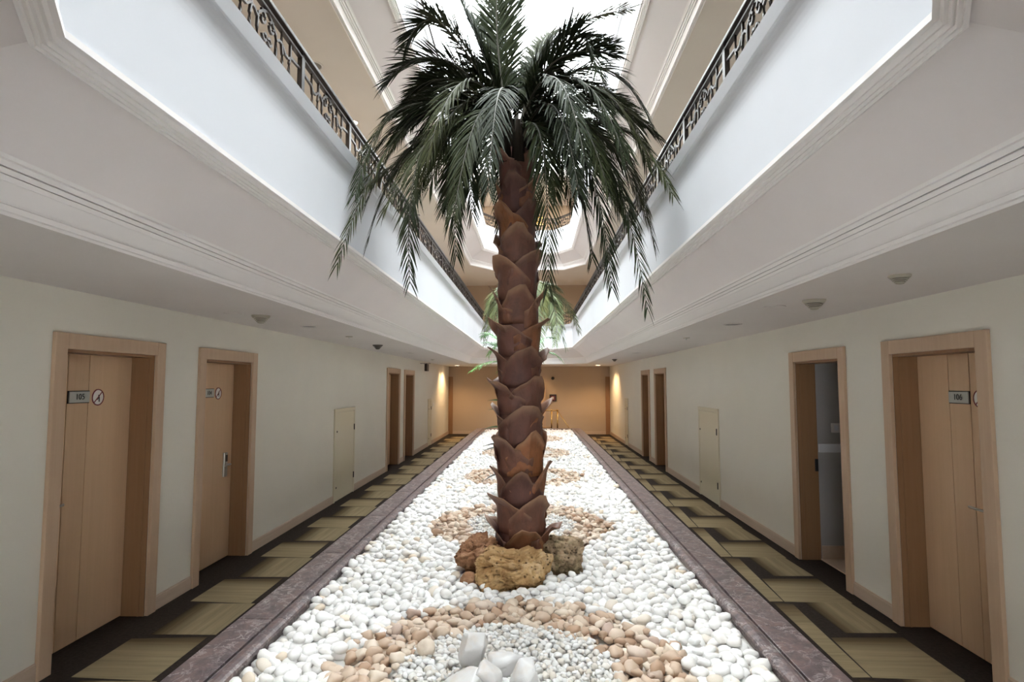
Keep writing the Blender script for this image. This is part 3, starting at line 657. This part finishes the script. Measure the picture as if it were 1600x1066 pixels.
def scatter(lst, Vnear, Vfar, mi, ms, name, bedname, label, cat, group, bedlabel, bedcat):
    lst = sorted(lst, key=px); ind = lst[:300]; rest = lst[300:]
    mes = [mesh_np(name, Vnear[i], F2, mi) for i in range(NVAR)]
    for k, (x, y, z, a, b, c) in enumerate(ind):
        o = link(name, mes[k % NVAR], None, None, (x, y, z)); o.rotation_euler = (random.uniform(-0.35, 0.35), random.uniform(-0.35, 0.35), random.uniform(0, 2 * PI)); o.scale = (a, b, c)
        tag(o, label, cat, group)
    Vs, Fs, Ts = [], [], []; nv = 0
    for x, y, z, a, b, c in rest:
        near = y < 9.5; W = (Vnear if near else Vfar)[random.randrange(NVAR)]; F = F2 if near else F1
        Rm = np.array(rotm(random.uniform(0, 6.28), random.uniform(-0.35, 0.35), random.uniform(-0.35, 0.35)))
        Vs.append((W * (a, b, c)) @ Rm.T + (x, y, z)); Fs.append(F + nv); Ts.append(np.full(len(W), random.random())); nv += len(W)
    o = link(bedname, mesh_np(bedname, np.concatenate(Vs), np.concatenate(Fs), ms, np.concatenate(Ts)), None)
    tag(o, bedlabel, bedcat, None, 'stuff')
scatter(white, VW2, VW1, M['wp'], M['wps'], 'white_pebble', 'white_pebbles', 'large smooth white pebble in the nearest part of the planter bed', 'pebble', 'white pebbles nearest in the bed', 'smooth white pebbles filling the long planter bed into the distance', 'pebbles')
scatter(tan, VT2, VT1, M['tp'], M['tps'], 'tan_pebble', 'tan_pebbles', 'tan brown pebble in the nearest ring of stones', 'pebble', 'tan pebbles of the nearest ring', 'tan pebbles making the rings further along the bed', 'pebbles')
scatter(grav, VT2, VT1, M['gp'], M['gps'], 'gravel_stone', 'white_gravel', 'small white gravel stone inside the nearest tan ring', 'stone', 'white gravel inside the nearest ring', 'small white gravel filling the middles of the tan rings', 'gravel')

# ------------------------------------------------------------------ rocks
def rock(name, loc, dims, seed, m, label, cat, amp=0.5, fq=1.5, sub=6, rough=0.13, power=1.0, rot=0, smooth=True, group=None, shape=None):
    V, F = ico(sub); o_ = Vector((seed * 2.1, seed * 0.7, seed * 1.9)); W = []
    for p in V:
        q = Vector(p); f = 1 + amp * noise.noise(q * fq + o_) + rough * noise.noise(q * fq * 3.2 + o_) + rough * 0.5 * noise.noise(q * fq * 8 + o_)
        if rough > 0.1:
            hol = noise.noise(q * 4.5 + o_ * 2)
            f += 0.10 * (abs(noise.noise(q * 6 + o_ * 1.3)) - 0.2) + 0.05 * noise.noise(q * 17 + o_)
            f -= max(0, hol - 0.12) * 0.85 + max(0, noise.noise(q * 9 + o_ * 3) - 0.3) * 0.35
        w_ = q * f
        if shape: w_ = shape(w_)
        W.append((math.copysign(abs(w_.x) ** power, w_.x), math.copysign(abs(w_.y) ** power, w_.y), math.copysign(abs(w_.z) ** power, w_.z)))
    me = mesh_np(name, np.array(W) * dims, F, m)
    if not smooth: me.polygons.foreach_set('use_smooth', np.zeros(len(F), bool))
    o = link(name, me, None, None, loc); o.rotation_euler = (0, 0, rot); return tag(o, label, cat, group)
rock('porous_rock', (-0.175, 4.84, 0.395), (0.275, 0.17, 0.165), 3, M['rock1'], 'ochre porous rock in front of the palm trunk', 'rock', power=0.8, shape=lambda w: Vector((w.x, w.y * (1 - 0.15 * w.x), w.z * (1.0 + 0.34 * w.x if w.z > 0 else 1.0) - 0.10 * math.exp(-((w.x + 0.05) / 0.22) ** 2) * (w.z > 0))))
rock('porous_rock', (-0.43, 5.10, 0.40), (0.18, 0.16, 0.165), 9, M['rock2'], 'reddish brown porous rock left of the palm trunk', 'rock', power=0.85, shape=lambda w: Vector((w.x - 0.25 * w.z * (w.z < 0) - 0.15, w.y, w.z * (1 + 0.3 * w.x))))
rock('porous_rock', (0.245, 5.22, 0.39), (0.185, 0.17, 0.155), 5, M['rock3'], 'greyish mossy rock right of the palm trunk', 'rock', power=0.8)
rock('brown_stone', (-0.50, 4.80, 0.315), (0.075, 0.07, 0.06), 14, M['rock2'], 'small dark brown stone at the foot of the ochre rock', 'rock', 0.3, 1.2, 3, 0.05)
rock('tan_stone', (-0.625, 3.56, 0.325), (0.05, 0.045, 0.055), 15, M['tp'], 'single tan stone lying on white gravel left of the quartz', 'rock', 0.35, 1.3, 3, 0.05)
def quartz(loc, dims, seed, rot, label):
    R_ = random.Random(seed); bm = bmesh.new()
    for q in range(20):
        d = Vector((R_.gauss(0, 1), R_.gauss(0, 1), R_.gauss(0, 1))).normalized() * R_.uniform(0.85, 1.15)
        bm.verts.new((d.x * dims[0], d.y * dims[1], d.z * dims[2]))
    h = bmesh.ops.convex_hull(bm, input=bm.verts); bmesh.ops.delete(bm, geom=[g for g in h['geom_interior'] if isinstance(g, bmesh.types.BMVert)], context='VERTS')
    bmesh.ops.dissolve_limit(bm, angle_limit=0.25, verts=bm.verts, edges=bm.edges)
    bmesh.ops.bevel(bm, geom=list(bm.edges), offset=min(dims) * 0.14, segments=3, affect='EDGES', profile=0.6)
    o = obj('quartz_chunk', bm, M['quartz'], None, False, loc); o.rotation_euler = rot; tag(o, label, 'rock', 'white quartz chunks')
quartz((-0.335, 3.38, 0.385), (0.10, 0.07, 0.125), 31, (0.1, 0.12, 0.1), 'upright white quartz chunk at the back of the cluster')
quartz((-0.36, 3.16, 0.33), (0.145, 0.10, 0.085), 33, (0.1, -0.2, 0.5), 'white quartz chunk at the front left of the cluster')
quartz((-0.235, 3.20, 0.345), (0.095, 0.085, 0.085), 36, (0.3, 0.5, 0.9), 'pinkish white quartz chunk in the middle of the cluster')
quartz((-0.165, 3.40, 0.33), (0.13, 0.10, 0.075), 38, (0, 0.1, 0.2), 'broad white quartz chunk at the back right of the cluster')
quartz((-0.04, 3.26, 0.33), (0.085, 0.095, 0.10), 41, (0.2, 0, 0.3), 'white quartz chunk at the right end of the cluster')

# ------------------------------------------------------------------ palms
def bez(P0, Mi, P2, n):
    P0, Mi, P2 = Vector(P0), Vector(Mi), Vector(P2); Cc = Mi * 2 - (P0 + P2) * 0.5
    return [P0 * (1 - t) ** 2 + Cc * 2 * t * (1 - t) + P2 * t * t for t in np.linspace(0, 1, n)]
def frond(root, P0, Mi, P2, m, ms, nl=52, ll=0.42, lw=0.021, start=0.16, droop=0.22, r0=0.014, name='frond', seed=0, fw=0.55):
    R = random.Random(seed); base = Vector(root.location)
    pts = bez(P0, Mi, P2, 26); bm = bmesh.new()
    tube(bm, [p - base for p in pts], [r0 * (1 - 0.85 * i / 25) for i in range(26)], 6)
    fr = obj(name, bm, ms, root, True)
    bm = bmesh.new(); L = sum((b - a).length for a, b in zip(pts, pts[1:]))
    for k in range(nl):
        t = start + (1 - start) * (k + 0.5) / nl
        i = min(int(t * 25), 24); f = t * 25 - i; p = pts[i].lerp(pts[i + 1], f); T = (pts[i + 1] - pts[i]).normalized()
        sd = T.cross(Vector((0, 0, 1)))
        if sd.length < 0.15: sd = T.cross(Vector((0.3, 1, 0)))
        sd.normalize(); up = sd.cross(T).normalized()
        u = (t - start) / (1 - start)
        ln = ll * (0.55 + 0.45 * math.sin(min(1, u / 0.45) * PI / 2)) * (1 - 0.62 * max(0, (u - 0.45) / 0.55) ** 1.4)
        fwd = fw + 0.75 * u
        for s in (-1, 1):
            d = (T * fwd * R.uniform(0.85, 1.15) + sd * s * R.uniform(0.65, 0.95) + up * R.uniform(0.0, 0.38)).normalized(); l_ = ln * R.uniform(0.82, 1.1)
            wd = d.cross(up + sd * s * R.uniform(-0.5, 0.5)).normalized() * lw * 0.5 * (0.75 + 0.25 * (1 - u))
            q0 = p; g = Vector((0, 0, -1)) * droop * l_
            q1 = p + d * l_ * 0.35 + g * 0.12; q2 = p + d * l_ * 0.7 + g * 0.5; q3 = p + d * l_ + g
            v = [bm.verts.new(x - base) for x in (q0 - wd * 0.35, q0 + wd * 0.35, q1 + wd, q1 - wd, q2 + wd * 0.75, q2 - wd * 0.75, q3)]
            bm.faces.new((v[0], v[1], v[2], v[3])); bm.faces.new((v[3], v[2], v[4], v[5])); bm.faces.new((v[5], v[4], v[6]))
    lf = obj('leaflets', bm, m, fr); lf['kind'] = 'stuff'
    return fr
# the big palm
TB = Vector((-0.09, 5.25, 0.25)); TT = Vector((-0.145, 5.15, 3.92)); R0, R1 = 0.198, 0.135
palm = empty('date_palm', TB); tag(palm, 'tall artificial palm with a brown sheathed trunk standing in pebbles', 'palm')
def axis(z): f = (z - TB.z) / (TT.z - TB.z); return TB.lerp(TT, f), R0 + (R1 - R0) * f
bm = bmesh.new(); zz = np.linspace(0.25, 3.92, 14); tube(bm, [axis(z)[0] - TB for z in zz], [axis(z)[1] for z in zz], 20); obj('trunk', bm, M['sheath'], palm, True)
def sheath(z0, ang, Hh, seed, flare=1.0, wide=1.0):
    R = random.Random(seed); bm = bmesh.new(); nu, nv = 11, 9; rimL = bm.verts.layers.float.new('rim'); G = []
    skew = R.uniform(-0.18, 0.18); tipw = R.uniform(0.05, 0.18); nz0 = Vector((seed * 1.7, 3.1, seed))
    tear = [R.uniform(-0.075, 0.02) if R.random() < 0.55 else 0 for _ in range(nu)]; light = R.uniform(0.2, 1.0); slope = R.uniform(0.52, 0.68)
    crease = R.uniform(-0.25, 0.25); roll = R.uniform(-0.5, 1.0)
    for j in range(nv + 1):
        row = []; v_ = (j / nv) ** 0.8
        for i in range(nu):
            u = -1 + 2 * i / (nu - 1); us = u - skew
            q = min(1, max(0, (abs(us) - tipw) / (1 - tipw)))
            top = Hh * (1 - slope * q) + tear[i] * 0.55
            z = z0 + v_ * top; c, rr = axis(z)
            th = ang + u * 1.15 * wide * (1 - 0.10 * v_ * (1 - q))
            fold = max(0, (v_ - 0.72) / 0.28); ft = (1 - q) ** 1.6
            out = 0.003 + 0.014 * v_ + flare * 0.058 * fold ** 1.6 * ft + 0.030 * max(0, 1 - abs(u - crease) / 0.55) * v_ ** 1.2 \
                + 0.034 * (abs(noise.noise(Vector((u * 1.5, v_ * 1.6, 0)) + nz0)) - 0.12) * (0.35 + v_) + 0.020 * fold * noise.noise(Vector((u * 4, 1.0, 0)) + nz0)
            vert = bm.verts.new(c + Vector((math.cos(th), math.sin(th), 0)) * (rr + out) + Vector((0, 0, z - c.z - 0.022 * fold ** 2 * flare * ft * max(0, roll))) - TB)
            vert[rimL] = min(1.0, max(0.0, (v_ - 0.70) / 0.30) ** 1.5 * light * (0.35 + 0.65 * ft) * R.uniform(0.6, 1.0))
            row.append(vert)
        G.append(row)
    for j in range(nv):
        for i in range(nu - 1): bm.faces.new((G[j][i], G[j][i + 1], G[j + 1][i + 1], G[j + 1][i]))
    o = obj('leaf_sheath', bm, M['sheath'], palm, False)
    o.data.polygons.foreach_set('use_smooth', [True] * len(o.data.polygons)); o.data.set_sharp_from_angle(angle=0.42)
    md = o.modifiers.new('thickness', 'SOLIDIFY'); md.thickness = 0.005; md.offset = 0.0
    return o
k = 0; z = 0.34; row = 0
while z < 3.66:
    nper = 3 if row % 3 == 1 else 4; hh = 0.37 - 0.03 * (z / 4)
    for j in range(nper):
        a = -PI / 2 + (j + (0.5 if row % 2 else 0)) * 2 * PI / nper + random.uniform(-0.2, 0.2)
        sheath(z + random.uniform(-0.03, 0.03), a, hh * random.uniform(0.9, 1.1), k, random.uniform(0.5, 1.5) * (1.0 if row else 1.9), random.uniform(0.95, 1.15) * (1.2 if nper == 3 else 1)); k += 1
    z += 0.252; row += 1
# dark petiole bases above the trunk
for k in range(16):
    a = 2 * PI * k / 16 + random.uniform(-0.2, 0.2); r = random.uniform(0.06, 0.14); c = Vector((-0.145, 5.15, 3.78)) - TB; d = Vector((math.cos(a), math.sin(a), 0))
    bm = bmesh.new(); tube(bm, [c + d * r, c + d * (r + 0.03) + Vector((0, 0, 0.22)), c + d * (r + 0.10) + Vector((0, 0, (random.uniform(0.25, 0.36) if math.sin(a) < 0.2 else random.uniform(0.42, 0.65))))], [0.05, 0.038, 0.018], 6)
    obj('petiole', bm, M['stalkdark'], palm, True)
FR = [(-0.99,4.90,4.12,-1.44,4.30,2.74), (-0.85,4.80,3.91,-0.93,4.45,2.62), (-0.54,4.60,3.88,-0.57,4.40,2.82), (-0.79,5.00,4.70,-1.28,4.90,4.41), (-0.78,5.20,5.14,-1.18,5.30,4.99), (-1.04,4.90,4.24,-1.38,4.50,3.33), (-0.88,5.60,4.67,-1.44,6.00,4.36), (-0.58,4.50,3.94,-1.02,4.00,3.05), (-0.49,5.10,4.95,-0.77,5.20,5.62), (-0.23,5.10,4.94,-0.20,5.00,5.58), (-0.44,5.60,5.51,-0.77,6.20,6.27), (0.23,5.20,4.96,0.93,5.40,5.38), (0.33,5.00,4.86,0.55,4.80,4.45), (0.56,5.10,4.66,1.03,4.90,3.98), (0.68,5.00,4.09,1.10,4.60,3.33), (0.52,4.80,3.84,0.85,4.40,2.41), (0.38,4.70,3.75,0.59,4.40,2.57), (0.26,4.90,3.83,0.49,4.80,2.88), (0.07,4.60,3.81,0.12,4.50,2.59), (0.72,5.50,4.59,1.12,5.70,3.97), (0.15,4.50,4.03,0.32,4.00,3.17), (-0.83,5.70,4.95,-1.34,6.30,4.73), (0.32,5.80,4.95,0.91,6.40,4.89), (-0.20,5.90,5.08,-0.38,6.70,4.98), (-0.46,4.80,4.04,-0.47,4.60,3.20), (-1.01,5.30,3.97,-1.38,4.90,3.54), (0.36,4.70,4.09,0.72,4.30,3.56), (-0.77,5.30,4.21,-1.32,5.40,3.77), (0.36,5.60,4.23,0.99,5.90,3.59), (-0.64,5.70,4.29,-0.96,6.20,3.70)]
RF = random.Random(5)
FR += [(-0.60,5.12,4.84,-0.92,5.0,5.14), (-0.42,5.2,4.84,-0.52,5.3,5.25), (0.06,5.2,4.80,0.40,5.3,5.12), (0.20,5.0,4.66,0.72,4.9,4.66), (-0.63,5.2,4.56,-1.08,5.2,4.46), (-0.30,5.05,4.85,-0.30,5.0,5.40),
       (0.40,5.3,4.46,1.00,5.4,4.30), (-0.70,5.05,4.38,-1.27,5.0,4.20), (-0.72,4.85,4.26,-1.28,4.7,3.78), (0.48,4.9,4.28,1.06,4.8,3.86), (0.02,5.35,4.82,0.18,5.6,5.28), (-0.35,5.4,4.75,-0.60,5.8,5.1), (0.28,5.2,4.76,0.78,5.3,4.98), (-0.50,5.3,4.72,-0.98,5.5,4.82),
       (-0.36,5.45,4.16,-0.52,5.8,3.72), (0.08,5.45,4.16,0.24,5.8,3.72), (-0.15,5.6,4.22,-0.15,6.1,3.82), (0.22,5.3,4.10,0.50,5.45,3.50), (-0.52,5.3,4.10,-0.80,5.45,3.50)]
for q in range(30):                                                  # the rest of the crown: older fronds hang, young ones stand
    az = 2 * PI * q * 0.381966 + RF.uniform(-0.2, 0.2); el = (0.0, 0.3, 0.6, 0.35, 0.8)[q % 5] + RF.uniform(-0.12, 0.12); Lf = RF.uniform(1.1, 1.45)
    if q % 10 == 9: el = 1.25
    if math.sin(az) < -0.35 and el > 0.4: el -= 0.5
    hx, hz = math.cos(el) * Lf, math.sin(el) * Lf; dx, dy = math.cos(az), math.sin(az)
    dr_ = (0.72 if el < 0.7 else 0.38) * Lf; lim = lambda x: max(-1.22, min(1.22, x))
    FR.append((-0.145 + lim(dx * hx * 0.58), 5.15 + dy * hx * 0.58, 4.0 + hz * 0.62, -0.145 + lim(dx * hx * 0.98), 5.15 + dy * hx * 0.98, 4.0 + hz - dr_))
for k, (a, b, c, d, e, f) in enumerate(FR):
    p0 = Vector((-0.145, 5.15, 3.94 if c < 4.1 else 4.06 if c < 4.5 else 4.18)); dr = (Vector((a, b, 0)) - Vector((p0.x, p0.y, 0))); p0 += dr.normalized() * 0.08 if dr.length > 0.05 else Vector()
    up = f > 4.2
    frond(palm, p0, (a, b, c), (d, e, f), M['frond'], M['stalk'], nl=84 if up else 72, ll=0.38 if up else 0.33, lw=0.019 if up else 0.0155, droop=0.16 if up else 0.34, seed=k, fw=0.75 if up else 1.1, start=0.12)
# two smaller palms and a broad leaved plant further along the bed
def small_palm(name, base, top, r0, r1, fr, m, label, ll, nl, rr, extra=0):
    p = empty(name, base); tag(p, label, 'palm'); b = Vector(base); t_ = Vector(top)
    bm = bmesh.new(); N = 15; tube(bm, [b.lerp(t_, i / (N - 1)) - b for i in range(N)], [(r0 + (r1 - r0) * i / (N - 1)) * (1.12 if i % 2 else 0.95) for i in range(N)], 12); obj('trunk', bm, M['sheath'], p, True)
    RX = random.Random(3)
    for q in range(extra):
        az = 2 * PI * q / max(1, extra) + RX.uniform(-0.2, 0.2); L_ = RX.uniform(0.7, 0.95); h_ = RX.uniform(0.15, 0.55)
        fr.append((t_.x + math.cos(az) * L_ * 0.6, t_.y + math.sin(az) * L_ * 0.6, t_.z + h_, t_.x + math.cos(az) * L_, t_.y + math.sin(az) * L_, t_.z + h_ - RX.uniform(0.3, 0.9)))
    for k, q in enumerate(fr): frond(p, t_, q[:3], q[3:], m, M['stalk'] if m != M['frond3'] else M['frond3'], nl=nl, ll=ll, lw=0.015 if m == M['frond3'] else 0.022, droop=0.35, r0=rr, seed=100 + k)
small_palm('olive_palm', (-0.2, 12.0, 0.25), (-0.2, 12.0, 3.35), 0.12, 0.09,
  [(0.24,12.00,3.74,0.66,11.80,2.56), (0.18,12.20,3.84,0.78,12.40,3.46), (0.36,11.70,3.50,0.43,11.20,2.58), (-0.54,12.00,3.74,-0.94,11.70,2.62), (-0.41,12.00,3.94,-0.76,12.30,3.59), (0.52,12.60,3.69,1.02,13.00,2.98), (0.04,11.50,3.47,0.15,11.00,2.33), (0.3,12.1,3.7,0.62,12.0,3.0), (0.2,11.9,3.6,0.5,11.7,2.75), (0.15,12.0,3.85,0.6,12.1,3.75)],
  M['frond2'], 'olive green palm behind the tall palm, further down the bed', 0.30, 56, 0.011, 18)
small_palm('bright_palm', (-0.19, 9.0, 0.25), (-0.19, 9.0, 2.05), 0.05, 0.035,
  [(-0.55,9.00,2.20,-0.89,8.70,2.05), (0.13,9.00,2.34,0.46,9.00,2.20), (-0.55,9.00,2.55,-0.76,9.20,2.60), (-0.49,8.80,2.38,-0.68,8.50,2.46), (0.08,9.30,2.50,0.35,9.60,2.60), (-0.29,8.60,2.42,-0.45,8.20,2.05), (-0.45,9.2,2.5,-0.7,9.4,2.3)],
  M['frond3'], 'small bright green palm hidden behind the tall trunk', 0.20, 30, 0.007)
bp = empty('broad_leaf_plant', (-0.30, 8.3, 0.26)); tag(bp, 'broad leaved plant peeking out left of the palm trunk', 'plant')
bm = bmesh.new(); tube(bm, [(0, 0, 0), (0.03, 0, 0.6), (0, 0.02, 1.5)], [0.02, 0.015, 0.008], 8); obj('stem', bm, M['stalk'], bp, True)
def bleaf(p0, p1, w_, m):
    a, b = Vector(p0) - Vector(bp.location), Vector(p1) - Vector(bp.location); d = b - a; L = d.length; T = d.normalized(); sd = T.cross(Vector((0, 0.25, 1))).normalized(); up = sd.cross(T)
    bm = bmesh.new(); rows = []
    for i in range(8):
        t = i / 7; ww = w_ * math.sin(PI * min(0.98, max(0.03, t)) ** 0.9); c = a + d * t + up * (0.10 * L * math.sin(PI * t))
        rows.append([bm.verts.new(c - sd * ww + up * ww * 0.35), bm.verts.new(c), bm.verts.new(c + sd * ww + up * ww * 0.35)])
    for r1_, r2_ in zip(rows, rows[1:]):
        for i in range(2): bm.faces.new((r1_[i], r1_[i + 1], r2_[i + 1], r2_[i]))
    obj('leaf', bm, m, bp, True)
for p0, p1, w_, m in [((-0.32, 8.3, 1.55), (-0.62, 8.2, 1.63), .05, 'rubber'), ((-0.3, 8.3, 1.45), (-0.61, 8.25, 1.50), .06, 'rubber'), ((-0.3, 8.3, 1.2), (-0.68, 8.2, 1.24), .055, 'rubber'), ((-0.3, 8.3, 0.98), (-0.70, 8.2, 1.0), .05, 'rubberdark'),
                      ((-0.3, 8.3, 0.95), (-0.70, 8.25, 0.93), .045, 'rubberdark'), ((-0.3, 8.3, 0.62), (-0.70, 8.2, 0.52), .06, 'rubberdark'), ((-0.28, 8.3, 1.6), (-0.1, 8.2, 1.8), .05, 'rubber'), ((-0.28, 8.3, 1.1), (0.1, 8.2, 1.2), .05, 'rubber'), ((-0.28, 8.35, 0.75), (0.15, 8.5, 0.80), .05, 'rubberdark')]:
    bleaf(p0, p1, w_, M[m])
